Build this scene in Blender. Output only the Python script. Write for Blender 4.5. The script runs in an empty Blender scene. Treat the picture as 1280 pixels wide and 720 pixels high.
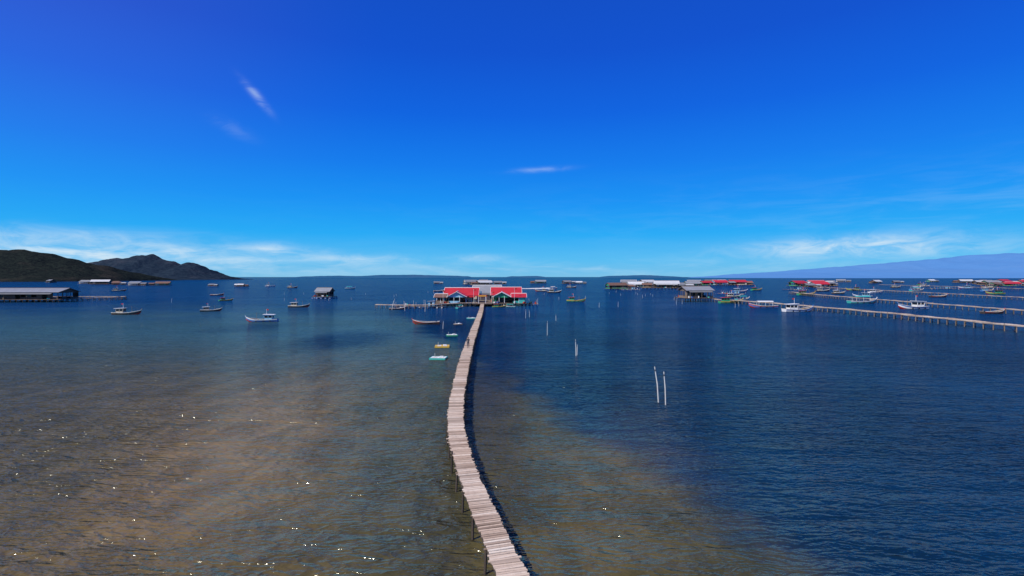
import bpy, math, random
from mathutils import Vector, Matrix, noise
R = random.Random(7)
scene = bpy.context.scene
COL = scene.collection

# ---------------------------------------------------------------- node helpers
class NT:
    def __init__(s, tree): s.t = tree
    def n(s, typ, **kw):
        nd = s.t.nodes.new(typ)
        for k, v in kw.items(): setattr(nd, k, v)
        return nd
    def link(s, a, b): s.t.links.new(a, b)
    def put(s, sock, v):
        if isinstance(v, bpy.types.NodeSocket): s.link(v, sock)
        else: sock.default_value = v
    def m(s, op, a, b=0.0, c=None, clamp=False):
        nd = s.n('ShaderNodeMath', operation=op); nd.use_clamp = clamp
        s.put(nd.inputs[0], a); s.put(nd.inputs[1], b)
        if c is not None: s.put(nd.inputs[2], c)
        return nd.outputs[0]
    def mr(s, v, a, b, c, d, smooth=True):
        nd = s.n('ShaderNodeMapRange'); nd.interpolation_type = 'SMOOTHSTEP' if smooth else 'LINEAR'
        s.put(nd.inputs[0], v)
        for i, x in enumerate((a, b, c, d)): nd.inputs[i+1].default_value = x
        return nd.outputs[0]
    def mix(s, f, a, b, blend='MIX'):
        nd = s.n('ShaderNodeMix', data_type='RGBA', blend_type=blend)
        s.put(nd.inputs[0], f)
        for i, x in ((6, a), (7, b)):
            if isinstance(x, tuple) and len(x) == 3: x = (*x, 1)
            s.put(nd.inputs[i], x)
        return nd.outputs[2]
    def noise(s, vec, scale, detail=3, rough=.5, dist=0.0):
        nd = s.n('ShaderNodeTexNoise')
        if vec is not None: s.link(vec, nd.inputs['Vector'])
        nd.inputs['Scale'].default_value = scale; nd.inputs['Detail'].default_value = detail
        nd.inputs['Roughness'].default_value = rough; nd.inputs['Distortion'].default_value = dist
        return nd.outputs['Fac']
    def mapping(s, vec, loc=(0,0,0), rot=(0,0,0), sc=(1,1,1)):
        nd = s.n('ShaderNodeMapping'); s.link(vec, nd.inputs[0])
        nd.inputs[1].default_value = loc; nd.inputs[2].default_value = rot; nd.inputs[3].default_value = sc
        return nd.outputs[0]
    def ramp(s, fac, stops, interp='LINEAR'):
        nd = s.n('ShaderNodeValToRGB'); nd.color_ramp.interpolation = interp
        el = nd.color_ramp.elements
        while len(el) > 1: el.remove(el[-1])
        el[0].position = stops[0][0]; el[0].color = (*stops[0][1], 1)
        for p, c in stops[1:]:
            e = el.new(p); e.color = (*c, 1)
        s.link(fac, nd.inputs[0]); return nd.outputs[0]

def newmat(name):
    m = bpy.data.materials.new(name); m.use_nodes = True
    t = NT(m.node_tree); b = m.node_tree.nodes['Principled BSDF']
    return m, t, b

def paint(name, c, rough=.6, var=.25, scale=1.5, island=.15, dirt=.35, corr=None):
    """weathered painted / plain surface. corr = (axis, period m) corrugated sheet"""
    m, t, b = newmat(name)
    tc = t.n('ShaderNodeTexCoord').outputs['Object']
    n1 = t.noise(tc, scale, 4, .65)
    n2 = t.noise(tc, scale*7, 3, .6)
    geo = t.n('ShaderNodeNewGeometry')
    rnd = geo.outputs['Random Per Island']
    lo = tuple(x*(1-var) for x in c); hi = tuple(min(1, x*(1+var)) for x in c)
    base = t.mix(n1, lo, hi)
    dirtc = (c[0]*.45+.03, c[1]*.42+.02, c[2]*.4+.012)
    base = t.mix(t.mr(n2, .48, .75, 0, dirt), base, dirtc)
    k = t.m('ADD', t.m('MULTIPLY', rnd, island*2), 1-island)
    comb = t.n('ShaderNodeCombineXYZ')
    for i in range(3): t.link(k, comb.inputs[i])
    base = t.mix(1.0, base, comb.outputs[0], 'MULTIPLY')
    t.link(base, b.inputs['Base Color'])
    b.inputs['Roughness'].default_value = rough
    h = n2
    if corr:
        sep = t.n('ShaderNodeSeparateXYZ'); t.link(tc, sep.inputs[0])
        w = t.m('SINE', t.m('MULTIPLY', sep.outputs[corr[0]], 6.283/corr[1]))
        h = t.m('ADD', t.m('MULTIPLY', w, .6), t.m('MULTIPLY', n2, .3))
    bp = t.n('ShaderNodeBump'); bp.inputs['Strength'].default_value = .5; bp.inputs['Distance'].default_value = .04
    t.link(h, bp.inputs['Height']); t.link(bp.outputs[0], b.inputs['Normal'])
    return m

M = {}
M['red_roof'] = paint('red_roof_sheet', (.46, .022, .03), .5, .3, .4, .15, .35, (0, .35))
M['grey_roof'] = paint('grey_roof_sheet', (.24, .26, .28), .5, .3, .4, .25, .5, (0, .35))
M['white_roof'] = paint('pale_roof_sheet', (.52, .55, .56), .5, .2, .4, .2, .4, (0, .35))
M['rust_roof'] = paint('rusty_roof_sheet', (.18, .10, .07), .7, .35, .5, .2, .5, (0, .35))
M['green_roof'] = paint('green_roof_sheet', (.05, .25, .15), .5, .25, .4, .1, .3, (0, .35))
M['white'] = paint('white_paint', (.78, .78, .76), .5, .08, 1, .06, .2)
M['wood'] = paint('weathered_wood', (.20, .15, .11), .85, .35, 2.2, .3, .5)
M['pale_wood'] = paint('sun_bleached_wood', (.40, .33, .26), .85, .3, 2.2, .3, .5)
M['dark_wood'] = paint('dark_wet_wood', (.06, .045, .035), .7, .35, 2, .3, .4)
M['blue'] = paint('blue_paint', (.04, .16, .42), .45, .15, 1, .08, .3)
M['sky_blue'] = paint('pale_blue_paint', (.25, .5, .65), .45, .15, 1, .08, .3)
M['green'] = paint('green_paint', (.03, .32, .16), .45, .15, 1, .08, .3)
M['teal'] = paint('teal_paint', (.05, .42, .36), .45, .15, 1, .08, .3)
M['red'] = paint('red_paint', (.5, .03, .02), .45, .15, 1, .08, .3)
M['yellow'] = paint('yellow_paint', (.65, .42, .05), .5, .15, 1, .08, .3)
M['dark'] = paint('dark_parts_interior_shade', (.018, .018, .02), .5, .3, 1, .1, .2)  # near-black for small dark parts, and painted shade inside houses
M['barrel'] = paint('blue_plastic_drum', (.03, .12, .38), .35, .1, 1, .15, .2)
M['tan'] = paint('thatch_tan', (.32, .24, .14), .9, .3, 3, .2, .4)
M['cream'] = paint('cream_wall', (.50, .46, .36), .8, .12, 1, .08, .35)
M['net'] = paint('net_green', (.03, .10, .08), .9, .3, 5, .1, .4)
M['pole'] = paint('bleached_pole', (.62, .60, .55), .8, .2, 2, .1, .3)
def glassmat():
    m, t, b = newmat('window_glass')
    b.inputs['Base Color'].default_value = (.02, .03, .04, 1); b.inputs['Roughness'].default_value = .08
    return m
M['glass'] = glassmat()

def plankmat():
    m, t, b = newmat('bleached_planks')
    geo = t.n('ShaderNodeNewGeometry'); rnd = geo.outputs['Random Per Island']
    pos = geo.outputs['Position']
    c = t.ramp(rnd, [(0, (.16, .112, .075)), (.15, (.36, .25, .17)), (.45, (.51, .375, .265)), (.75, (.63, .485, .355)), (1, (.82, .72, .58))])
    n = t.noise(pos, 3.5, 4, .7); g = t.noise(t.mapping(pos, sc=(2, 18, 4)), 2, 3, .7)
    c = t.mix(t.mr(n, .45, .75, 0, .45), c, (.17, .12, .08))
    c = t.mix(t.mr(g, .5, .8, 0, .3), c, (.10, .08, .06))
    big = t.noise(pos, .25, 2)
    c = t.mix(t.mr(big, .4, .7, 0, .3), c, (.72, .62, .50))
    t.link(c, b.inputs['Base Color']); b.inputs['Roughness'].default_value = .85
    bp = t.n('ShaderNodeBump'); bp.inputs['Distance'].default_value = .02; bp.inputs['Strength'].default_value = .6
    t.link(g, bp.inputs['Height']); t.link(bp.outputs[0], b.inputs['Normal'])
    return m
M['plank'] = plankmat()

# ---------------------------------------------------------------- mesh builder
class MB:
    def __init__(s): s.v = []; s.f = []; s.m = []; s.names = []
    def mi(s, name):
        if name not in s.names: s.names.append(name)
        return s.names.index(name)
    def add(s, vs, fs, mat):
        o = len(s.v); s.v += [tuple(v) for v in vs]; k = s.mi(mat)
        for f in fs: s.f.append([i+o for i in f]); s.m.append(k)
    def box(s, c, d, mat, rz=0.0, top=1.0, tilt=0.0):
        x, y, z = (a/2 for a in d); ca, sa = math.cos(rz), math.sin(rz); vs = []
        for sz in (-1, 1):
            k = top if sz > 0 else 1
            for sx, sy in ((-1,-1),(1,-1),(1,1),(-1,1)):
                px, py = sx*x*k, sy*y*k
                vs.append((c[0]+px*ca-py*sa, c[1]+px*sa+py*ca, c[2]+sz*z+px*tilt))
        s.add(vs, [(3,2,1,0),(4,5,6,7),(0,1,5,4),(1,2,6,5),(2,3,7,6),(3,0,4,7)], mat)
    def beam(s, p, q, r, mat, n=6, r2=None):
        p = Vector(p); q = Vector(q); d = (q-p)
        if d.length < 1e-6: return
        r2 = r if r2 is None else r2
        d.normalize(); u = d.orthogonal().normalized(); w = d.cross(u); vs = []
        for c, rr in ((p, r), (q, r2)):
            for i in range(n):
                a = 2*math.pi*i/n; vs.append(c+u*math.cos(a)*rr+w*math.sin(a)*rr)
        fs = [(i, (i+1) % n, n+(i+1) % n, n+i) for i in range(n)]
        fs += [tuple(range(n-1, -1, -1)), tuple(range(n, 2*n))]
        s.add(vs, fs, mat)
    def slab(s, pts, th, mat):
        pts = [Vector(p) for p in pts]; nrm = (pts[1]-pts[0]).cross(pts[2]-pts[0]).normalized()*th
        k = len(pts); vs = pts+[p-nrm for p in pts]
        fs = [tuple(range(k)), tuple(range(2*k-1, k-1, -1))]+[(i, i+k, (i+1) % k+k, (i+1) % k) for i in range(k)]
        s.add(vs, fs, mat)
    def merge(s, o):
        off = len(s.v); s.v += o.v
        for f, m in zip(o.f, o.m): s.f.append([i+off for i in f]); s.m.append(s.mi(o.names[m]))
    def mesh(s, name, smooth=False):
        me = bpy.data.meshes.new(name); me.from_pydata(s.v, [], s.f)
        for n in s.names: me.materials.append(M[n])
        me.polygons.foreach_set('material_index', s.m)
        if smooth: me.polygons.foreach_set('use_smooth', [True]*len(s.f))
        me.update(); return me
def obj(name, me, loc=(0,0,0), rz=0.0, parent=None, sc=None):
    o = bpy.data.objects.new(name, me); COL.objects.link(o)
    o.location = loc; o.rotation_euler = (0, 0, rz)
    if sc: o.scale = sc
    if parent: o.parent = parent
    return o

# ---------------------------------------------------------------- houses
def house_parts(w, d, h, rh, roof, wall, trim='white', z0=1.2, axis='x', margin=1.5, rng=R, drums=True, openness=.45, stilt=False, porch=True):
    P = {k: MB() for k in ('platform', 'walls', 'roof', 'windows', 'posts')}
    pw, pd = w+2*margin, d+2*margin
    pl = P['platform']
    nb = max(4, int(pw/1.6))
    for i in range(nb):
        pl.box((-pw/2+(i+.5)*pw/nb, 0, z0-.06), (pw/nb-.06, pd+rng.uniform(-.15,.15), .12), 'wood')
    for yy in (-pd/2+.2, 0, pd/2-.2): pl.box((0, yy, z0-.26), (pw, .2, .22), 'dark_wood')
    nx, ny = max(2, int(pw/2.6)), max(2, int(pd/2.8))
    for i in range(nx+1):
        for j in range(ny+1):
            x, y = -pw/2+.25+(pw-.5)*i/nx, -pd/2+.25+(pd-.5)*j/ny
            if stilt or not drums: pl.beam((x+rng.uniform(-.1,.1), y, -2.5), (x, y, z0-.1), .12, 'dark_wood')
            else:
                pl.beam((x-.45, y, .12), (x+.45, y, .12), .3, 'barrel', 8)
                pl.beam((x, y, .1), (x, y, z0-.2), .08, 'dark_wood')
    # walls with real openings, bay by bay
    wl, wn, ps = P['walls'], P['windows'], P['posts']
    def side(x0, y0, x1, y1):
        L = math.hypot(x1-x0, y1-y0); n = max(2, round(L/2.4)); a = math.atan2(y1-y0, x1-x0)
        for i in range(n+1):
            x, y = x0+(x1-x0)*i/n, y0+(y1-y0)*i/n
            ps.box((x, y, z0+h/2), (.16, .16, h), trim, a)
        for i in range(n):
            cx, cy = x0+(x1-x0)*(i+.5)/n, y0+(y1-y0)*(i+.5)/n; b = L/n-.17
            r = rng.random()
            if r < openness:
                wl.box((cx, cy, z0+.45), (b, .07, .9), wall, a)
                wl.box((cx, cy, z0+h-.25), (b, .07, .5), wall, a)
            elif r < openness+.15:
                wl.box((cx, cy, z0+h-.25), (b, .07, .5), wall, a)
            elif r < openness+.35:
                wl.box((cx, cy, z0+.45), (b, .07, .9), wall, a)
                wl.box((cx, cy, z0+h-.3), (b, .07, .6), wall, a)
                hh = h-1.5
                wn.box((cx, cy, z0+.9+hh/2), (b, .03, hh), 'glass', a)
                wn.box((cx, cy, z0+.9+hh/2), (.07, .06, hh), trim, a)
            else: wl.box((cx, cy, z0+h/2), (b, .07, h), wall, a)
    side(-w/2, -d/2, w/2, -d/2); side(w/2, -d/2, w/2, d/2); side(w/2, d/2, -w/2, d/2); side(-w/2, d/2, -w/2, -d/2)
    wl.box((0, 0, z0+h*.5), (w*.6, .08, h), 'dark')  # near-black sheet standing in for the shade indoors
    # roof
    rf = P['roof']; ov = .7; zt = z0+h
    if axis == 'x': A, B = w/2, d/2; T = lambda a, b, z: (a, b, z)
    else: A, B = d/2, w/2; T = lambda a, b, z: (-b, a, z)
    sl = rh/B; ze = zt-ov*sl; zr = zt+rh
    rf.slab([T(-A-ov, -B-ov, ze+.1), T(A+ov, -B-ov, ze+.1), T(A+ov, 0, zr+.1), T(-A-ov, 0, zr+.1)], .08, roof)
    rf.slab([T(A+ov, B+ov, ze+.1), T(-A-ov, B+ov, ze+.1), T(-A-ov, 0, zr+.1), T(A+ov, 0, zr+.1)], .08, roof)
    rf.beam(T(-A-ov, 0, zr+.12), T(A+ov, 0, zr+.12), .13, trim)
    for sgn in (-1, 1):
        e = sgn*(A+ov+.04)
        rf.beam(T(e, -B-ov, ze), T(e, 0, zr), .11, trim, 4); rf.beam(T(e, B+ov, ze), T(e, 0, zr), .11, trim, 4)
        g = sgn*A
        tri = [T(g, -B, zt), T(g, B, zt), T(g, 0, zr-.02)]
        if sgn < 0: tri = tri[::-1]
        rf.slab(tri, .08, wall)
    if porch:
        y0 = -d/2-ov*.5; y1 = -pd/2-.3
        if axis == 'x':
            rf.slab([(-w/2*.9, y1, zt-.95), (w/2*.9, y1, zt-.95), (w/2*.9, y0, zt-.45), (-w/2*.9, y0, zt-.45)], .06, roof)
            for i in range(5): ps.beam((-w/2*.88+w*.88*i/4, y1+.15, z0), (-w/2*.88+w*.88*i/4, y1+.15, zt-1.0), .06, trim)
    for i in range(int(pw/1.8)+1):
        x = -pw/2+.1+i*1.8
        if x < pw/2: ps.beam((x, pd/2-.1, z0), (x, pd/2-.1, z0+1), .04, 'wood')
    ps.beam((-pw/2, pd/2-.1, z0+1), (pw/2, pd/2-.1, z0+1), .04, 'wood')
    return P
def clutter(pl, pw, pd, z0, rng, n):
    for i in range(n):
        x = rng.uniform(-pw/2+.5, pw/2-.5); y = rng.choice((-1, 1))*(pd/2-.6)
        c = rng.choice(['barrel', 'net', 'white', 'red', 'teal', 'tan'])
        if rng.random() < .5: pl.beam((x, y, z0), (x, y, z0+.9), .28, c, 8)
        else: pl.box((x, y, z0+.3), (rng.uniform(.6, 1.2), .7, .6), c, rng.uniform(0, 1))
def place_house(name, loc, rz, split=True, **kw):
    P = house_parts(**kw)
    clutter(P['platform'], kw['w']+2*kw.get('margin', 1.5), kw['d']+2*kw.get('margin', 1.5), kw.get('z0', 1.2), R, 6)
    e = obj(name, None, loc, rz)
    for k, mb in P.items():
        if mb.v: obj(k, mb.mesh(name+'_'+k), parent=e)
    return e

# main seafood restaurant at the end of the walkway
def restaurant():
    e = obj('floating_restaurant', None, (0, 0, 0))
    def sub(nm, x, y, rz=0, **kw):
        P = house_parts(**kw); g = obj(nm, None, (x, y, 0), rz, e)
        clutter(P['platform'], kw['w']+2, kw['d']+2, kw.get('z0', 1.2), R, 8)
        for k, mb in P.items():
            if mb.v: obj(k, mb.mesh(nm+'_'+k), parent=g)
    sub('west_hall', -21.5, 221, w=13.5, d=10, h=3.2, rh=2.8, roof='red_roof', wall='cream', drums=False, margin=1, openness=.3)
    sub('west_porch_hall', -22.5, 211.5, w=7, d=6, h=2.9, rh=1.8, roof='red_roof', wall='sky_blue', axis='y', drums=False, margin=.8, z0=1.26, porch=False, openness=.5)
    sub('west_annex', -29.5, 214, w=4, d=6, h=2.5, rh=1.1, roof='rust_roof', wall='wood', drums=False, margin=.6, z0=1.2, porch=False)
    sub('east_hall', -2.5, 223, w=12, d=10, h=3.3, rh=2.9, roof='red_roof', wall='cream', drums=False, margin=1, openness=.35)
    sub('east_porch_hall', -4.2, 212.5, w=6.5, d=6, h=2.8, rh=1.7, roof='white_roof', wall='green', axis='y', drums=False, margin=.8, z0=1.26, porch=False, openness=.3)
    sub('east_annex', 2.8, 213, w=5, d=6, h=2.6, rh=1.2, roof='red_roof', wall='teal', drums=False, margin=.6, z0=1.2, porch=False, openness=.3)
    sub('rear_hall', -11.5, 238, w=12, d=10, h=3.8, rh=3.0, roof='grey_roof', wall='cream', drums=False, margin=1.4, openness=.4)
    g = MB()
    g.beam((-13.4, 206, 1.3), (-13.4, 206, 4.6), .1, 'white'); g.beam((-10.6, 206, 1.3), (-10.6, 206, 4.6), .1, 'white')
    g.box((-12, 206, 4.3), (3.6, .12, .8), 'red')
    g.box((-12, 205.9, 4.3), (3.0, .05, .4), 'yellow')
    for x, y, hgt in ((-15.5, 207, 7), (-28, 208, 6.5), (1, 209, 7.5), (-8.2, 208, 6)):
        g.beam((x, y, 1), (x, y, hgt), .05, 'white'); g.box((x+.5, y, hgt-.35), (1, .03, .6), 'red', 0, 1, .1)
    for x, y in ((-14, 226), (-9, 230)):
        g.beam((x, y, 1.3), (x, y, 4.2), .08, 'wood'); g.beam((x, y, 4.2), (x, y, 5.7), .65, 'sky_blue', 12)
    g.box((-12, 218, 1.15), (8, 26, .2), 'wood')
    for i in range(6):
        for j in range(6): g.beam((-15.5+i*1.4, 206+j*4.8, -2), (-15.5+i*1.4, 206+j*4.8, 1.1), .1, 'dark_wood')
    obj('terrace', g.mesh('terrace'), parent=e)
restaurant()

# ---- fish-farm raft: lattice walkways on drums with net frames
def raft(name, x, y, nx, ny, cell, rz=0, hut=True):
    b = MB(); W, H = nx*cell, ny*cell
    for i in range(nx+1):
        xx = -W/2+i*cell
        for o in (-.25, .25): b.box((xx+o, 0, .52), (.3, H, .07), 'wood')
    for j in range(ny+1):
        yy = -H/2+j*cell
        for o in (-.25, .25): b.box((0, yy+o, .59), (W, .3, .06), 'wood')
        for i in range(nx*2+1):
            b.beam((-W/2+i*cell/2, yy-.45, .2), (-W/2+i*cell/2, yy+.45, .2), .28, 'barrel' if R.random() < .7 else 'pole', 8)
    for i in range(nx+1):
        for j in range(ny+1):
            if R.random() < .6:
                px, py = -W/2+i*cell, -H/2+j*cell; hh = R.uniform(1.4, 2.6)
                b.beam((px, py, .5), (px+R.uniform(-.1,.1), py, .5+hh), .05, 'pole')
    clutter(b, W, H, .62, R, 5)
    if hut:
        b.box((W*.25, H*.2, 1.5), (2.4, 2, 1.8), 'sky_blue')
        b.box((W*.25, H*.2-1.01, 1.4), (.7, .04, 1.5), 'dark'); b.box((W*.25, H*.2, 2.5), (3, 2.6, .12), 'grey_roof', 0, 1, .08)
    obj(name, b.mesh(name), (x, y, 0), rz)
raft('fish_farm_raft', -36, 199, 5, 2, 3.6, .05)
raft('fish_farm_raft', 7.5, 219, 2, 3, 3.2, 0, False)
raft('fish_farm_raft', -52, 480, 5, 2, 4, .1)
raft('fish_farm_raft', 108, 470, 4, 2, 4, .1)
raft('fish_farm_raft', 150, 350, 4, 2, 4, -.1)
raft('fish_farm_raft', 260, 470, 5, 2, 4, .1)
raft('fish_farm_raft', 420, 500, 6, 2, 4, -.1)

# ---- stilt houses near
place_house('stilt_house', (90, 251, 0), .12, w=13, d=9, h=3.7, rh=1.6, roof='grey_roof', wall='wood', trim='wood', z0=1.9, stilt=True, openness=.5, drums=False)
place_house('floating_house', (-105, 287, 0), -.1, w=7.5, d=6, h=2.9, rh=1.7, roof='grey_roof', wall='dark_wood', trim='wood')
place_house('stilt_warehouse', (-238, 247, 0), .05, w=46, d=12, h=3.4, rh=1.7, roof='grey_roof', wall='dark_wood', trim='dark_wood', z0=1.4, stilt=True, openness=.35, drums=False)

# ---- distant houses: mesh variants
VAR = {}
def variant(roof, k):
    key = (roof, k)
    if key not in VAR:
        rr = random.Random(len(roof)*13+k)
        wall = ['wood', 'dark_wood', 'sky_blue', 'cream', 'green', 'dark_wood'][(k+len(roof)) % 6]
        P = house_parts([16, 20, 13][k], [9, 10, 8][k], [3.2, 3.5, 3.0][k], [2.0, 2.3, 1.7][k], roof, wall, rng=rr, trim=['white', 'wood', 'wood'][k], openness=.6)
        b = MB()
        for p in P.values(): b.merge(p)
        Q = house_parts(7, 6, 2.5, 1.2, ['grey_roof', 'rust_roof', 'white_roof'][k], 'wood', rng=rr, trim='wood', porch=False)
        for p in Q.values():
            p.v = [(v[0]+[14, -16, 11][k], v[1]-1.5, v[2]) for v in p.v]; b.merge(p)
        clutter(b, 20, 12, 1.2, rr, 10)
        VAR[key] = b.mesh('floating_house_'+roof)
    return VAR[key]
far = [(-690,830,1.0,'grey'),(-610,760,1.1,'white'),(-575,745,.8,'rust'),(-500,680,.85,'grey'),(-470,690,.8,'rust'),
 (-375,640,.55,'grey'),(-350,660,.5,'rust'),(-330,620,.5,'white'),(-125,850,.7,'grey'),
 (-62,760,1.1,'grey'),(-38,700,1.0,'white'),(-22,790,.9,'grey'),(-50,900,1.0,'rust'),
 (50,900,.9,'grey'),(90,840,1.0,'grey'),(112,860,.7,'white'),
 (98,480,.9,'rust'),(116,540,.9,'grey'),(135,560,1.0,'white'),(152,505,1.15,'white'),(168,520,1.0,'grey'),(155,680,1.2,'grey'),(190,720,1.1,'white'),(175,640,.9,'grey'),
 (240,900,1.0,'grey'),(225,640,.9,'grey'),(250,660,1.1,'red'),(275,680,1.2,'red'),(303,690,1.1,'red'),(330,720,1.0,'red'),(270,760,1.1,'grey'),(310,800,1.0,'rust'),
 (335,600,1.25,'red'),(362,610,1.2,'red'),(345,575,.9,'red'),(325,560,.8,'grey'),(390,640,.8,'grey'),
 (480,780,.8,'white'),(560,900,.9,'grey'),(700,1090,1.0,'grey'),(640,900,.9,'white'),(720,960,.8,'grey'),(900,1100,1.0,'white'),(850,960,1.0,'white'),(920,1000,1.0,'grey'),
 (760,820,1.0,'grey'),(690,720,1.2,'red'),(740,740,1.2,'red'),(780,770,1.2,'red'),(655,700,1,'grey'),(600,620,.9,'red'),(625,640,.9,'red'),(575,610,.8,'rust'),(712,780,1.1,'white'),
 (430,1050,.9,'white'),(380,980,.9,'grey'),(-900,1000,1.1,'grey'),(450,740,.7,'red')]
for i, (x, y, s, r) in enumerate(far):
    obj('floating_house', variant(r+'_roof', i % 3), (x, y, 0), R.uniform(-.5, .5)+(math.pi if R.random() < .3 else 0), sc=(s, s, s))

# ---------------------------------------------------------------- boats
def boat_mesh(name, L, hull, stripe, cab, deckc='tan', style=0, seed=0):
    rr = random.Random(seed); b = MB(); N = 14; B = L*.135+.25
    secs = []
    for i in range(N+1):
        t = i/N; x = (t-.5)*L
        bw = B*min(1, .72+.7*t)*(1-max(0, (t-.5)/.5)**2.3)+.03
        sh = .62+.18*(1-t)**3+L*.095*max(0, (t-.35)/.65)**2.3
        kz = -.4+(.4+sh*.45)*max(0, (t-.72)/.28)**2
        secs.append([(x, 0, kz), (x, bw*.5, kz+.1), (x, bw*.82, kz+(sh-kz)*.4), (x, bw*.93, kz+(sh-kz)*.74), (x, bw, sh), (x, max(.01, bw-.09), sh), (x, max(.008, bw-.1), sh-.32)])
    mats = ['red', 'red' if hull != 'red' else 'blue', hull, stripe, 'wood', 'wood']
    for sgn in (1, -1):
        for i in range(N):
            for k in range(6):
                q = [secs[i][k], secs[i+1][k], secs[i+1][k+1], secs[i][k+1]]
                q = [(p[0], p[1]*sgn, p[2]) for p in q]
                b.add(q, [(0,1,2,3) if sgn < 0 else (3,2,1,0)], mats[k])
    for i in range(N):
        a, c = secs[i][6], secs[i+1][6]
        b.add([(a[0],-a[1],a[2]), (c[0],-c[1],c[2]), (c[0],c[1],c[2]), (a[0],a[1],a[2])], [(0,1,2,3)], deckc)
        for sgn in (1, -1):
            p, q = secs[i][4], secs[i+1][4]
            b.beam((p[0], p[1]*sgn, p[2]), (q[0], q[1]*sgn, q[2]), .055, 'white' if style != 1 else 'yellow', 5)
    s0 = secs[0]; tr = [(p[0], p[1], p[2]) for p in s0[:5]]+[(p[0], -p[1], p[2]) for p in s0[4:0:-1]]
    b.add(tr, [tuple(range(len(tr)))], hull)
    bow = secs[-1][4]; b.beam((bow[0]-.15, 0, bow[2]-.3), (bow[0]+.25, 0, bow[2]+.45), .09, stripe)
    dz = .62-.25; cx = -L*.22; cl = L*.26; cw = B*1.25
    if style in (0, 1):
        ch = 1.75
        b.box((cx, 0, dz+.4), (cl, cw, .8), cab)
        for sx in (-1, 0, 1):
            for sy in (-1, 1): b.box((cx+sx*(cl/2-.05), sy*(cw/2-.05), dz+ch/2), (.1, .1, ch), cab)
        b.box((cx, 0, dz+ch-.12), (cl-.02, cw-.02, .25), cab)
        b.box((cx, 0, dz+.8+(ch-1.05)/2), (cl-.22, cw-.22, ch-1.06), 'glass')
        b.box((cx-.1, 0, dz+ch+.05), (cl+.9, cw+.35, .09), 'white' if style == 0 else 'red', 0, 1, .04)
        b.beam((cx+cl*.3, 0, dz+ch), (cx+cl*.3, 0, dz+ch+1.7), .04, 'white')
        b.box((cx+cl*.3-.3, 0, dz+ch+1.5), (.6, .03, .38), 'red', 0, 1, .15)
        b.beam((L*.18, 0, dz), (L*.16, 0, dz+2.4), .05, 'wood'); b.beam((L*.16, 0, dz+2.3), (L*.45, 0, 1.2+L*.05), .02, 'dark')
        b.beam((L*.16, 0, dz+2.3), (cx, 0, dz+ch), .02, 'dark')
    elif style == 2:
        for sx in (-.3, -.05, .18):
            for sy in (-1, 1): b.beam((sx*L, sy*B*.7, dz), (sx*L, sy*B*.7, dz+1.7), .04, 'white')
        for k in range(6):
            a0, a1 = -1+k/3, -1+(k+1)/3
            b.slab([(-.34*L, a0*B*.8, dz+1.95-.25*a0*a0), (.22*L, a0*B*.8, dz+1.95-.25*a0*a0), (.22*L, a1*B*.8, dz+1.95-.25*a1*a1), (-.34*L, a1*B*.8, dz+1.95-.25*a1*a1)], .05, cab)
        for sx in (-.2, 0, .12): b.box((sx*L, 0, dz+.35), (.35, B*1.3, .08), 'wood')
    else:
        for sx in (-.25, 0, .2): b.box((sx*L, 0, dz+.22), (.3, B*1.5, .06), 'wood')
        b.box((-L*.38, 0, dz+.3), (.6, .5, .5), 'dark', 0, .8); b.beam((-L*.38, 0, dz+.4), (-L*.62, .1, -.1), .04, 'dark')
    for k in range(4 if style != 3 else 2):
        x = rr.uniform(0, .28)*L; y = rr.uniform(-.3, .3)*B
        if rr.random() < .5: b.box((x, y, dz+.22), (.6, .45, .4), rr.choice(['barrel', 'white', 'red', 'teal']), rr.random())
        else: b.beam((x, y, dz), (x, y, dz+.35), .4, rr.choice(['net', 'blue', 'tan']), 8, .22)
    for k in range(3):
        for sgn in (1, -1):
            x = (-.3+.22*k)*L; b.beam((x, sgn*(B*.98), .25), (x, sgn*(B*.98+.1), .25), .2, 'dark', 8)
    return b.mesh(name)
BM = [boat_mesh('boat_a', 9, 'blue', 'white', 'sky_blue', style=0, seed=1), boat_mesh('boat_b', 9, 'green', 'yellow', 'green', style=1, seed=2),
      boat_mesh('boat_c', 9, 'white', 'blue', 'white', style=0, seed=3), boat_mesh('boat_d', 9, 'teal', 'white', 'teal', style=2, seed=4),
      boat_mesh('boat_e', 8, 'dark_wood', 'red', 'wood', style=3, seed=5), boat_mesh('boat_f', 9, 'blue', 'red', 'white', style=2, seed=6),
      boat_mesh('boat_g', 9, 'dark_wood', 'tan', 'cream', style=0, seed=8)]
boats = [(-122.8,163.4,8.4,6,.1),(-105,178.6,6.6,6,.5),(-143,256,6.4,1,.8),(-66.9,137,8,0,3.3),(-84,202,8,6,.1),(-21.8,130,6.8,4,3.2),
 (31,248,9,1,-.2),(99.6,233,11,1,.1),(97.5,199,10.5,5,3.05),(99,177,11,2,.15),(159.6,233,13,3,.05),(150,192,12,2,3.3),(157,167,8,4,.1),
 (192,334,12,1,.1),(31.8,384,11,6,.3),(180,404,12,0,.1),(-162,512,10,3,.2),(-302,640,12,2,.2),(-20,196,5,3,1.2),(-5,201,5.5,1,.2),(-1,203,5,3,2.8),
 (24,420,10,6,3),(205,300,11,0,3.2),(230,360,11,6,.3),(255,420,12,6,.1),(300,450,12,1,3),(340,430,12,3,.1),(250,300,10,4,0),(420,560,12,6,.2),(460,520,12,0,3),(500,620,13,2,.1),
 (-240,560,11,6,0),(-60,420,9,4,.3),(-42,188,6,4,.3),(130,300,10,6,.2),(118,262,9,3,.4),(560,700,13,1,.1),(65,560,11,6,.1),(-330,430,10,6,.4),(-190,330,8,4,.1),
 (370,470,12,5,.3),(270,380,11,2,.1),(215,450,11,1,.3),(520,560,13,6,3),(480,460,12,3,.2),(150,420,10,5,.1),(330,350,12,1,3.1),(390,420,12,0,.2)]
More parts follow.
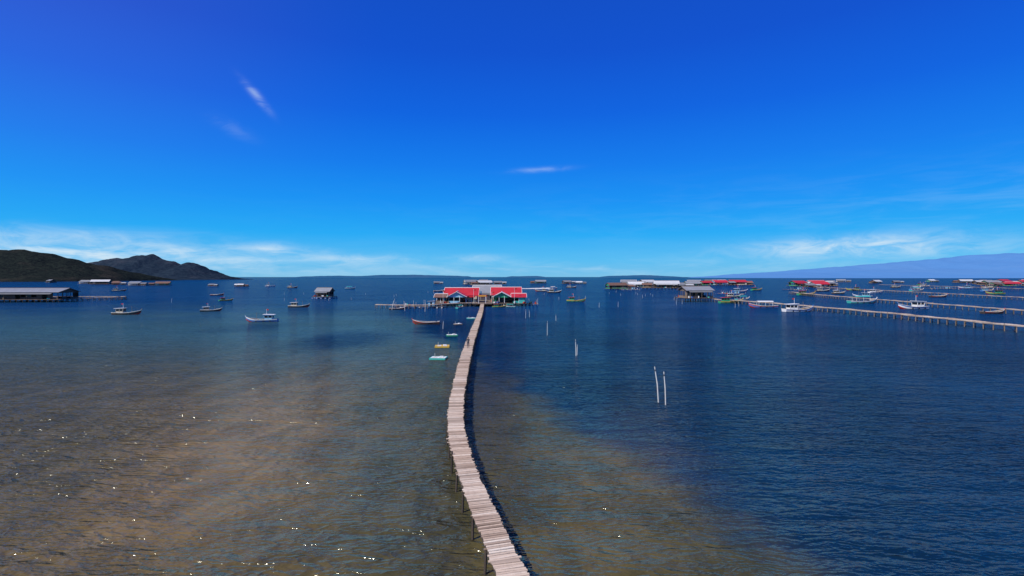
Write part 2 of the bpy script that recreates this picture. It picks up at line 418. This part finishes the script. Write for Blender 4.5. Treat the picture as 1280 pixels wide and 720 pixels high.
for x, y, L, k, a in boats:
    s = L/(8 if k == 4 else 9)
    o = obj('fishing_boat' if k != 4 else 'wooden_skiff', BM[k], (x, y, -.02), a, sc=(s, s, s))
wk = MB(); rr = random.Random(3)
hull = boat_mesh('speedboat_hull', 8, 'white', 'blue', 'white', 'white', 2, 9)
sb = obj('speedboat', None, (42, 520, 0), .08); obj('hull', hull, parent=sb)
n = 40; vs = []; fs = []
for i in range(n+1):
    x = -4-i*1.3; w = .6+i*.09; hgt = 1.1*math.exp(-i/16)*rr.uniform(.6, 1)+.12
    vs += [(x, -w, .0), (x, -w*.4, hgt), (x, w*.4, hgt*rr.uniform(.7, 1)), (x, w, .0)]
for i in range(n):
    for k in range(3): a = i*4+k; fs.append((a, a+1, a+5, a+4))
wk.add(vs, fs, 'white'); obj('wake_foam', wk.mesh('wake_foam'), parent=sb)

# ---------------------------------------------------------------- piers
def catmull(P, step):
    out = []
    for i in range(len(P)-1):
        p0 = P[max(0, i-1)]; p1 = P[i]; p2 = P[i+1]; p3 = P[min(len(P)-1, i+2)]
        L = math.hypot(p2[0]-p1[0], p2[1]-p1[1]); n = max(2, int(L/.04))
        for k in range(n):
            t = k/n
            out.append(tuple(.5*((2*b)+(-a+c)*t+(2*a-5*b+4*c-d)*t*t+(-a+3*b-3*c+d)*t**3) for a, b, c, d in zip(p0, p1, p2, p3)))
    res = [out[0]]; acc = 0
    for a, b in zip(out, out[1:]):
        acc += math.hypot(b[0]-a[0], b[1]-a[1])
        if acc >= step: res.append(b); acc = 0
    return res
def walkway(name, path, wf, plank, bent, z=1.5, mat='plank', rr=None, pr=.075, pmat='dark_wood', edge=False):
    rr = rr or random.Random(5); e = obj(name, None)
    dk, sup = MB(), MB()
    pts = catmull(path, plank)
    def dirn(i):
        a, b = pts[max(0, i-3)], pts[min(len(pts)-1, i+3)]; return math.atan2(b[1]-a[1], b[0]-a[0])
    drift = 0; grp = 1
    for i, p in enumerate(pts):
        a = dirn(i); w = wf(p[1]); drift = drift*.93+rr.uniform(-.02, .02)
        if i % 9 == 0: grp = rr.uniform(.93, 1.05)
        zz = z+.05*math.sin(p[1]*.31)+.04*math.sin(p[1]*.83+1)
        l = w*grp*rr.uniform(.93, 1.03); off = rr.uniform(-.03, .03)*w+drift*.4
        if rr.random() < .06: l *= 1.14
        if rr.random() < .010: continue
        nx, ny = -math.sin(a), math.cos(a)
        dk.box((p[0]+nx*off, p[1]+ny*off, zz+rr.uniform(-.012, .012)), (plank*rr.uniform(.84, .96), l, .04), mat, a+rr.uniform(-.035, .035))
    obj('deck_planks', dk.mesh(name+'_deck'), parent=e)
    st = max(1, int(bent/plank)); prev = None
    for i in range(0, len(pts), st):
        p = pts[i]; a = dirn(i); w = wf(p[1]); nx, ny = -math.sin(a), math.cos(a)
        zz = z+.05*math.sin(p[1]*.31)+.04*math.sin(p[1]*.83+1)-.05
        ends = []
        for sg in (-1, 1):
            tx, ty = p[0]+nx*sg*w*.42, p[1]+ny*sg*w*.42
            bx, by = tx+nx*sg*rr.uniform(0, .25)+rr.uniform(-.12, .12), ty+rr.uniform(-.2, .2)
            ext = rr.uniform(-.1, .0) if rr.random() < .8 else rr.uniform(.05, .4)
            k = 1 if ext < 0.02 else 1.22
            sup.beam((bx+nx*sg*.1, by, -2.5), (tx+nx*sg*w*.06*k, ty+ny*sg*w*.06*k, zz+ext), pr, pmat, 6, pr*.8)
            ends.append((tx, ty, zz-.13))
        sup.beam((p[0]-nx*w*.56, p[1]-ny*w*.56, zz-.05), (p[0]+nx*w*.56, p[1]+ny*w*.56, zz-.05), .05, 'wood')
        if i % (2*st) == 0: sup.beam((ends[0][0], ends[0][1], .1), ends[1], .04, 'dark_wood', 5)
        if prev:
            for q0, q1 in zip(prev, ends):
                sup.beam(q0, q1, .055, 'dark_wood', 5)
            if edge:
                for sg, q0, q1 in zip((-1, 1), prev, ends):
                    o = Vector((nx*sg*w*.1, ny*sg*w*.1, .08))
                    sup.beam(Vector(q0)+o, Vector(q1)+o, .13, 'pale_wood', 4)
        prev = ends
    obj('piles_and_beams', sup.mesh(name+'_piles'), parent=e)
walkway('wooden_walkway', [(8,-14),(5.4,-4),(2.9,6),(1.5,12),(.1,18.4),(-1.12,22.9),(-2.22,27.4),(-3.3,32.5),(-4.4,39.9),(-5.33,51.9),(-6.5,74),(-7.9,108.7),(-9.6,156),(-12,207)],
        lambda y: 1.10+.32*max(0, min(1, (y-22)/45)), .12, 2.3, z=1.12)
def jetty(path, w=2.0, z=1.5, plank=.3, bent=3.0, seed=1):
    walkway('wooden_jetty', path, lambda y: w, plank, bent, z, 'plank', random.Random(seed), .13, 'wood', True)
jetty([(118,-10),(112,60),(110,110),(110,154),(104,215),(96,244)], 2.5, bent=2.4, seed=2)
jetty([(150,100),(160,150),(167,207),(180,295),(196,360)], 2.2, plank=.5, seed=3)
jetty([(240,170),(262,262),(290,400),(305,480),(330,560)], 2.4, plank=.6, bent=4, seed=4)
jetty([(420,380),(470,500),(502,700)], 2.8, plank=.8, bent=5, seed=6)
jetty([(-213,250),(-205,268),(-212,279)], 1.8, plank=.4, bent=2.5, seed=7)
jetty([(-250,276),(-228,275),(-211,275)], 2.0, plank=.3, bent=2.2, seed=8)
jetty([(-52,196),(-34,193),(-24,203),(-14,208)], 1.6, plank=.3, bent=2.2, seed=9)

# ---------------------------------------------------------------- mooring poles
def pole(x, y, h, lx=0, ly=0, r=.055):
    b = MB(); b.beam((0, 0, -2), (lx*.5+.02, ly*.5, h*.5), r, 'pole', 8, r*.95); b.beam((lx*.5+.02, ly*.5, h*.5), (lx, ly, h), r*.95, 'pole', 8, r*.7)
    b.beam((lx*.9, ly*.9, h*.88), (lx*.92, ly*.92, h*.92), r*1.3, 'dark', 8)
    obj('mooring_pole', b.mesh('mooring_pole'), (x, y, 0))
pole(14.1, 48.9, 3.4, -.45, .1, .06); pole(14.45, 48, 3.1, -.22, 0, .055); pole(9.7, 77.6, 2.5, -.08, 0); pole(9.9, 78.4, 1.6, .1, 0)
pole(7.2, 105, 2.9, .05, 0, .05); pole(3.9, 148, 2.6, .1, 0, .05); pole(5.2, 152, 2.2, -.1, 0, .05); pole(12, 140, 1.6, 0, 0)
pole(-16, 118, 1.8, .2, 0); pole(-30, 176, 3, .3, 0, .08); pole(-38, 182, 3.4, -.4, 0, .09); pole(-44, 186, 4, 1.4, 0, .1)
for i in range(20): pole(R.uniform(20, 95), R.uniform(190, 400), R.uniform(1.2, 2.2), R.uniform(-.4, .4), 0, .05)
for i in range(14): pole(R.uniform(-160, -30), R.uniform(230, 420), R.uniform(1.2, 2.2), R.uniform(-.4, .4), 0, .05)

# ---------------------------------------------------------------- little float rafts
def floatraft(x, y, s, c, rz):
    b = MB()
    for i in range(7): b.box((-s/2+(i+.5)*s/7, 0, .25), (s/7-.03, s*.8, .06), 'pole' if i % 3 else 'yellow' if c == 'yellow' else 'white')
    for yy in (-.4, .4): b.box((0, yy*s, .16), (s*1.02, .1, .26), c)
    for xx in (-.51, .51): b.box((xx*s, 0, .16), (.1, s*.84, .24), c)
    for sx in (-.3, 0, .3):
        b.beam((sx*s, -s*.34, .06), (sx*s, s*.34, .06), .14, 'barrel', 10)
    b.box((s*.2, .1, .36), (s*.22, s*.2, .16), 'white', .3); b.beam((-s*.3, .2*s, .3), (-s*.3, .2*s, .8), .025, 'pole')
    obj('float_raft', b.mesh('float_raft'), (x, y, 0), rz)
floatraft(-11.9, 87.3, 2.3, 'yellow', .1); floatraft(-10.7, 74.6, 2.2, 'teal', -.1); floatraft(-12.2, 103.8, 2.1, 'green', .2); floatraft(-11.6, 146, 2.4, 'teal', .2)
floatraft(-13.5, 128, 1.8, 'wood', .5)

# ---------------------------------------------------------------- person walking on the walkway
def person(x, y, z, rz):
    e = obj('walking_person', None, (x, y, z), rz)
    m, t, b = newmat('person_clothes_and_skin')
    tc = t.n('ShaderNodeTexCoord').outputs['Object']; sp = t.n('ShaderNodeSeparateXYZ'); t.link(tc, sp.inputs[0])
    c = t.ramp(t.m('DIVIDE', sp.outputs[2], 1.8), [(0, (.03, .02, .02)), (.045, (.03, .035, .06)), (.52, (.035, .04, .05)), (.80, (.33, .2, .14)), (.90, (.33, .2, .14)), (.915, (.012, .01, .01))], 'CONSTANT')
    arm = t.m('MULTIPLY', t.m('GREATER_THAN', t.m('ABSOLUTE', sp.outputs[0]), .215), t.m('LESS_THAN', sp.outputs[2], 1.12))
    hair = t.m('MULTIPLY', t.m('GREATER_THAN', sp.outputs[2], 1.5), t.m('LESS_THAN', sp.outputs[1], -.015))
    c = t.mix(arm, c, (.33, .2, .14)); c = t.mix(hair, c, (.012, .01, .01))
    t.link(c, b.inputs['Base Color']); b.inputs['Roughness'].default_value = .8
    def skin(nm, vs, es, rs, root=0):
        me = bpy.data.meshes.new(nm); me.from_pydata(vs, es, []); me.materials.append(m)
        o = obj(nm, me, parent=e)
        md = o.modifiers.new('s', 'SKIN')
        for i, r in enumerate(rs):
            rr_ = r if isinstance(r, tuple) else (r, r); me.skin_vertices[0].data[i].radius = rr_
            me.skin_vertices[0].data[i].use_root = (i == root)
        md.use_smooth_shade = True
        s2 = o.modifiers.new('d', 'SUBSURF'); s2.levels = 2; s2.render_levels = 2
    V = [(0,0,.92),(0,0,1.08),(0,.01,1.25),(0,0,1.40),(0,0,1.48),(0,.02,1.56),(0,.02,1.66),(0,.01,1.70),
         (.09,0,.90),(.10,.16,.50),(.10,.12,.09),(.10,.26,.04),(-.09,0,.90),(-.10,-.06,.50),(-.10,-.32,.16),(-.10,-.22,.05),
         (.19,0,1.38),(.25,-.10,1.12),(.27,-.06,.90),(-.19,0,1.38),(-.25,.08,1.12),(-.27,.20,.92)]
    E = [(0,1),(1,2),(2,3),(3,4),(4,5),(5,6),(6,7),(0,8),(8,9),(9,10),(10,11),(0,12),(12,13),(13,14),(14,15),(3,16),(16,17),(17,18),(3,19),(19,20),(20,21)]
    Rr = [(.15,.11),(.13,.10),(.16,.11),(.12,.09),.05,.08,.10,.07,.09,.062,.045,.035,.09,.062,.045,.035,.06,.042,.03,.06,.042,.03]
    skin('body', V, E, Rr)
    for sx, hx, hy, hz in ((1,.27,-.06,.88),(-1,-.27,.20,.90)):
        for k, (dy, ln) in enumerate(((-.03,.065),(-.01,.08),(.01,.085),(.03,.07))):
            skin('finger', [(hx, hy+dy*.6, hz-.02),(hx, hy+dy, hz-.06),(hx-sx*.012, hy+dy+.01, hz-.06-ln*.5),(hx-sx*.03, hy+dy+.02, hz-.06-ln)], [(0,1),(1,2),(2,3)], [.014,.010,.009,.008])
        skin('thumb', [(hx, hy+.02, hz-.01),(hx-sx*.01, hy+.05, hz-.04),(hx-sx*.02, hy+.06, hz-.07)], [(0,1),(1,2)], [.014,.011,.009])
    f = MB(); f.beam((0,.11,1.64),(0,.135,1.61),.012,'tan',6,.018)
    for sx in (-1, 1): f.beam((sx*.035,.105,1.655),(sx*.035,.118,1.655),.01,'dark',6); f.beam((sx*.098,.015,1.61),(sx*.105,.01,1.66),.018,'tan',6)
    f.beam((-.03,.112,1.575),(.03,.112,1.575),.006,'red',5)
    obj('face', f.mesh('face'), parent=e)
PY = 78.0
person(-6.68, PY, 1.145+.05*math.sin(PY*.31)+.04*math.sin(PY*.83+1), .03)

# ---------------------------------------------------------------- terrain
def interp(T, x):
    if x <= T[0][0]: return T[0][1]
    for (a, b), (c, d) in zip(T, T[1:]):
        if x <= c:
            t = (x-a)/(c-a); t = t*t*(3-2*t)*.5+t*.5; return b+(d-b)*t
    return T[-1][1]
def hill(name, prof, yc, sy, x0, x1, nx, ny, mat, amp, fs):
    vs, fsx = [], []
    for j in range(ny+1):
        y = yc-sy+2*sy*j/ny
        for i in range(nx+1):
            x = x0+(x1-x0)*i/nx
            k = (y-yc)/sy; r = interp(prof, x)
            prof_k = max(0, 1-abs(k)**1.3)
            nz = noise.fractal(Vector((x*fs, y*fs, 3)), .9, 2.1, 6)
            n2 = noise.noise(Vector((x*fs*9, y*fs*9, 0)))
            h = r*prof_k*(1+.3*nz*abs(k)**.5)+ (nz*amp+n2*amp*.35)*min(1, r/40)*prof_k
            vs.append((x, y, h-3 if prof_k > 0 else -6))
    for j in range(ny):
        for i in range(nx):
            a = j*(nx+1)+i; fsx.append((a, a+1, a+nx+2, a+nx+1))
    me = bpy.data.meshes.new(name); me.from_pydata(vs, [], fsx); me.materials.append(mat)
    me.polygons.foreach_set('use_smooth', [True]*len(fsx)); obj(name, me)
def forest(name, c1, c2, c3, fs=.02, bump=6):
    m, t, b = newmat(name); pos = t.n('ShaderNodeNewGeometry').outputs['Position']
    n1 = t.noise(pos, fs*.4, 6, .65); n2 = t.noise(pos, fs*5, 5, .7)
    c = t.mix(t.mr(n2, .35, .65, 0, 1), c1, c2); c = t.mix(t.mr(n1, .50, .66, 0, .85), c, c3)
    t.link(c, b.inputs['Base Color']); b.inputs['Roughness'].default_value = 1; b.inputs['Specular IOR Level'].default_value = 0
    bp = t.n('ShaderNodeBump'); bp.inputs['Distance'].default_value = bump; t.link(n2, bp.inputs['Height']); t.link(bp.outputs[0], b.inputs['Normal'])
    return m
kA = 2.34
pA = [((x-640)*kA, (14+kA*(346-y)) if y < 346.5 else -4) for x, y in ((-700,335),(-400,322),(-200,314),(-80,309),(0,311),(30,313),(60,318),(90,324),(120,331),(140,339),(155,345),(165,348))]
hill('wooded_hill', pA, 1500, 300, -3400, -1080, 260, 60, forest('forest_near', (.010,.014,.016), (.022,.030,.026), (.045,.042,.036)), 11, .004)
kB = 3.44
pB = [((x-640)*kB, (14+kB*(346-y)) if y < 346.5 else -4) for x, y in ((-200,330),(0,338),(60,333),(90,330),(118,327),(150,322),(176,317.5),(192,317),(202,323),(214,327),(226,333),(238,329),(250,331),(262,338),(274,343),(288,346.4),(298,348))]
hill('wooded_hill', pB, 2200, 260, -3100, -1140, 260, 60, forest('forest_far', (.012,.024,.042), (.026,.042,.062), (.044,.054,.072), .015), 14, .004)  # bluish base colours carry mild aerial haze
kC = 9.4
pC = [((x-640)*kC, (12+kC*(346-y)) if y < 346.5 else -8) for x, y in ((880,348),(905,345),(950,341),(1000,337.5),(1050,333.5),(1090,330),(1130,327.5),(1170,323.5),(1210,320),(1250,317),(1290,314.5),(1400,308),(1550,316),(1750,330),(1900,346))]
hill('distant_mountain', pC, 6000, 1500, 2200, 11000, 200, 30, forest('mountain_haze_tint', (.085,.24,.50), (.095,.25,.51), (.105,.26,.51), .002, 1), 18, .0012)  # aerial perspective baked into the blue base colours
kD = 8.2
pD = [((x-640)*kD, (12+kD*d) if d > 0 else -8) for x, d in ((340,-1),(385,1),(420,2.0),(450,1.2),(480,2.4),(520,3),(560,2),(585,1),(600,-1),(615,-1),(640,1),(670,1.5),(700,-1),(730,-1),(760,1.6),(800,2.4),(840,1),(880,-1))]
hill('distant_island', pD, 5200, 300, -2600, 2100, 260, 8, forest('island_haze_tint', (.02,.10,.20), (.03,.11,.22), (.04,.11,.21), .004, 1), 5, .003)  # distance haze painted as blue base colours

# ---------------------------------------------------------------- sea
def sea():
    m = bpy.data.materials.new('sea_water'); m.use_nodes = True; nt = m.node_tree; nt.nodes.clear(); t = NT(nt)
    out = t.n('ShaderNodeOutputMaterial'); pos = t.n('ShaderNodeNewGeometry').outputs['Position']
    sp = t.n('ShaderNodeSeparateXYZ'); t.link(pos, sp.inputs[0]); X, Y = sp.outputs[0], sp.outputs[1]
    n1 = t.noise(pos, .035, 3, .6); n2 = t.noise(t.mapping(pos, rot=(0,0,.5), sc=(.5, 1.4, 1)), .12, 4, .68)
    d1 = t.m('SUBTRACT', n1, .5); d2 = t.m('SUBTRACT', n2, .5)
    k = t.m('ADD', t.m('ADD', X, t.m('MULTIPLY', Y, .33)), t.m('ADD', t.m('MULTIPLY', d1, 9), t.m('MULTIPLY', d2, 9)))
    s1 = t.mr(k, 17, 21.5, 1, 0)
    s2 = t.mr(t.m('ADD', Y, t.m('MULTIPLY', d1, 160)), 80, 260, 1, 0)
    shallow = t.m('MULTIPLY', s1, s2)
    def gauss(cx, cy, a, sl, sw, wob=8, p=1):
        dx = t.m('SUBTRACT', t.m('ADD', X, t.m('MULTIPLY', d2, wob)), cx); dy = t.m('SUBTRACT', t.m('ADD', Y, t.m('MULTIPLY', d1, wob*2)), cy)
        ca, sa = math.cos(a), math.sin(a)
        u = t.m('DIVIDE', t.m('ADD', t.m('MULTIPLY', dx, ca), t.m('MULTIPLY', dy, sa)), sl)
        v = t.m('DIVIDE', t.m('SUBTRACT', t.m('MULTIPLY', dy, ca), t.m('MULTIPLY', dx, sa)), sw)
        q = t.m('ADD', t.m('MULTIPLY', u, u), t.m('MULTIPLY', v, v))
        if p == 2: q = t.m('MULTIPLY', q, q)
        return t.m('EXPONENT', t.m('MULTIPLY', q, -1))
    # wave heights
    va = t.mapping(pos, rot=(0, 0, .45), sc=(.30, 1, 1)); vb = t.mapping(pos, rot=(0, 0, .38), sc=(.40, 1, 1)); vc = t.mapping(pos, rot=(0, 0, .75), sc=(.5, 1, 1))
    wa = t.noise(va, .50, 1, .5, .5); wb = t.noise(vb, 1.25, 2, .6, .4); wc = t.noise(vc, 4.2, 2, .6)
    rb = t.m('SUBTRACT', 1, t.m('MULTIPLY', t.m('ABSOLUTE', t.m('SUBTRACT', wb, .5)), 4))
    wind = t.mr(t.noise(t.mapping(pos, sc=(.6, 1, 1)), .03, 2, .65), .3, .7, .75, 1.4)
    h = t.m('ADD', t.m('ADD', t.m('MULTIPLY', wa, .62), t.m('MULTIPLY', rb, .15)), t.m('MULTIPLY', wc, .12))
    h = t.m('MULTIPLY', h, wind)
    # water colour
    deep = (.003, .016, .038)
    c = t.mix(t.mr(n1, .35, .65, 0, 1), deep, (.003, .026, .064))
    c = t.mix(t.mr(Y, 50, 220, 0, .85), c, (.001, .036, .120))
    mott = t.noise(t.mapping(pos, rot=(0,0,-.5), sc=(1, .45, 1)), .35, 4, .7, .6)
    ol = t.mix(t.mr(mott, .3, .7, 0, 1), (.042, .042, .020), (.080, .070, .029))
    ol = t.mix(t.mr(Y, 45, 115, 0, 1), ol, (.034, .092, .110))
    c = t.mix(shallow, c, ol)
    g1 = gauss(-20, 37, 1.85, 21, 6.5, 12); g2 = gauss(6, 30, 1.3, 14, 4, 10); g3 = gauss(-34, 44, 1.7, 26, 14, 16)
    tn = t.mix(t.mr(mott, .3, .7, 0, 1), (.165, .110, .045), (.27, .180, .075))
    c = t.mix(t.m('MULTIPLY', g3, .18), c, tn)
    c = t.mix(t.m('MULTIPLY', g1, .78), c, tn)
    c = t.mix(t.m('MULTIPLY', g2, .20), c, tn)
    w1 = gauss(-32, 99, .1, 9, 15, 10, 2); w2 = gauss(-14, 122, 0, 8, 22, 10, 2); w3 = gauss(-62, 120, 0, 9, 12, 14, 2); w4 = gauss(-2.5, 78, 0, 3, 30, 4)
    ww = t.m('MAXIMUM', t.m('MAXIMUM', w1, w2), t.m('MAXIMUM', t.m('MULTIPLY', w3, .45), w4))
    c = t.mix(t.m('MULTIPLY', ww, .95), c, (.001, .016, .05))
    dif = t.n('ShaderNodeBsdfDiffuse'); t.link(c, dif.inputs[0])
    bp = t.n('ShaderNodeBump'); bp.inputs['Strength'].default_value = 1; bp.inputs['Distance'].default_value = 1.0
    t.link(h, bp.inputs['Height']); t.link(bp.outputs[0], dif.inputs['Normal'])
    gl = t.n('ShaderNodeBsdfGlossy'); gl.inputs['Roughness'].default_value = .08; gl.inputs[0].default_value = (.93, .95, .88, 1)
    t.link(bp.outputs[0], gl.inputs['Normal'])
    fr = t.n('ShaderNodeFresnel'); fr.inputs[0].default_value = 1.33; t.link(bp.outputs[0], fr.inputs['Normal'])
    fac = t.m('MINIMUM', t.m('MULTIPLY', fr.outputs[0], .85), .25)
    mx = t.n('ShaderNodeMixShader'); t.link(fac, mx.inputs[0]); t.link(dif.outputs[0], mx.inputs[1]); t.link(gl.outputs[0], mx.inputs[2])
    t.link(mx.outputs[0], out.inputs[0])
    nseg = 96; vs = [(0, 0, 0)]; fs = []; rings = [60, 300, 1500, 7000, 30000]
    for r in rings:
        for i in range(nseg): a = 2*math.pi*i/nseg; vs.append((r*math.cos(a), r*math.sin(a), 0))
    for i in range(nseg): fs.append((0, 1+i, 1+(i+1) % nseg))
    for q in range(len(rings)-1):
        for i in range(nseg):
            a = 1+q*nseg; fs.append((a+i, a+nseg+i, a+nseg+(i+1) % nseg, a+(i+1) % nseg))
    me = bpy.data.meshes.new('sea'); me.from_pydata(vs, [], fs); me.materials.append(m); obj('sea', me)
sea()

# ---------------------------------------------------------------- sky
SUN_AZ, SUN_EL = math.radians(228), math.radians(48)
w = bpy.data.worlds.new('World'); scene.world = w; w.use_nodes = True; w.node_tree.nodes.clear(); t = NT(w.node_tree)
wo = t.n('ShaderNodeOutputWorld'); bg = t.n('ShaderNodeBackground'); t.link(bg.outputs[0], wo.inputs[0])
sky = t.n('ShaderNodeTexSky'); sky.sky_type = 'NISHITA'; sky.sun_disc = False; sky.sun_elevation = SUN_EL; sky.sun_rotation = SUN_AZ
sky.air_density = 1; sky.dust_density = .3; sky.ozone_density = 3
d = t.n('ShaderNodeTexCoord').outputs['Generated']; sp = t.n('ShaderNodeSeparateXYZ'); t.link(d, sp.inputs[0])
el = t.m('ARCSINE', sp.outputs[2]); az = t.m('ARCTAN2', sp.outputs[0], sp.outputs[1])
g = t.ramp(t.m('MAXIMUM', sp.outputs[2], 0), [(0, (.18,.53,.82)), (.03, (.08,.50,.90)), (.08, (.006,.40,.93)), (.14, (.0,.29,.92)), (.21, (.0,.20,.86)), (.30, (.0,.125,.76)), (.40, (.002,.085,.64)), (.7, (.006,.05,.42)), (1, (.004,.035,.3))])
g = t.mix(t.m('MULTIPLY', t.mr(az, -.2, -.85, 0, .8), t.mr(el, .05, .4, .1, 1)), g, t.mix(1.0, g, (.028, .012, .0), 'ADD'))
ten = t.mix(1.0, g, (10, 10, 10), 'MULTIPLY')
c = t.mix(.96, sky.outputs[0], ten)
cv = t.n('ShaderNodeCombineXYZ'); t.link(t.m('MULTIPLY', az, 5), cv.inputs[0]); t.link(t.m('MULTIPLY', el, 34), cv.inputs[1])
cn = t.noise(cv.outputs[0], 1.4, 6, .62, .5)
wisp = t.mr(cn, .40, .72, 0, 1)
def cl(a0, e0, s1, s2, ang=0, nz=wisp, amp=1.0):
    dx = t.m('SUBTRACT', az, a0); dy = t.m('SUBTRACT', el, e0); ca, sa = math.cos(ang), math.sin(ang)
    u = t.m('DIVIDE', t.m('ADD', t.m('MULTIPLY', dx, ca), t.m('MULTIPLY', dy, sa)), s1)
    v = t.m('DIVIDE', t.m('SUBTRACT', t.m('MULTIPLY', dy, ca), t.m('MULTIPLY', dx, sa)), s2)
    gg = t.m('EXPONENT', t.m('MULTIPLY', t.m('ADD', t.m('MULTIPLY', u, u), t.m('MULTIPLY', v, v)), -1))
    return t.m('MULTIPLY', t.m('MULTIPLY', gg, nz), amp)
sn = t.mr(t.noise(t.mapping(d, sc=(10, 10, 30)), 1.6, 6, .62, .8), .3, .7, .12, 1)
parts = [cl(-.463, .306, .024, .006, -.8, sn, .5), cl(-.50, .25, .03, .010, -.4, sn, .10), cl(.055, .206, .045, .0045, .05, sn, .30),
         cl(-.68, .042, .30, .022, -.02, wisp, .6), cl(-.70, .030, .26, .024, -.02, sn, .65), cl(-.44, .050, .05, .008, .0, sn, .6), cl(-.85, .06, .2, .012, 0, sn, .35), cl(.585, .054, .12, .014, .03, sn, .65), cl(.60, .042, .18, .014, 0, sn, .55),
         cl(-.06, .036, .05, .007, 0, sn, .45), cl(-.28, .034, .10, .009, 0, sn, .40), cl(0, .015, .8, .016, 0, wisp, .35), cl(3.0, .1, 1.6, .06, 0, wisp, .7)]
s = parts[0]
for p in parts[1:]: s = t.m('ADD', s, p)
s = t.m('MINIMUM', s, .9)
c = t.mix(s, c, (6.4, 8.0, 9.2))
t.link(c, bg.inputs[0]); bg.inputs[1].default_value = .1

sd = Vector((math.sin(SUN_AZ)*math.cos(SUN_EL), math.cos(SUN_AZ)*math.cos(SUN_EL), math.sin(SUN_EL)))
sl = bpy.data.lights.new('sun', 'SUN'); sl.energy = 4.6; sl.angle = math.radians(.5); sl.color = (1, .93, .82)
so = bpy.data.objects.new('sun', sl); COL.objects.link(so); so.rotation_euler = sd.to_track_quat('Z', 'Y').to_euler()

cam = bpy.data.cameras.new('camera'); cam.sensor_width = 36; cam.lens = 18; cam.shift_y = -14/1280; cam.clip_end = 60000; cam.clip_start = .1
co = bpy.data.objects.new('camera', cam); COL.objects.link(co); co.location = (0, 0, 12); co.rotation_euler = (math.radians(90), 0, 0)
scene.camera = co
scene.view_settings.view_transform = 'Standard'; scene.view_settings.look = 'None'; scene.view_settings.exposure = 0
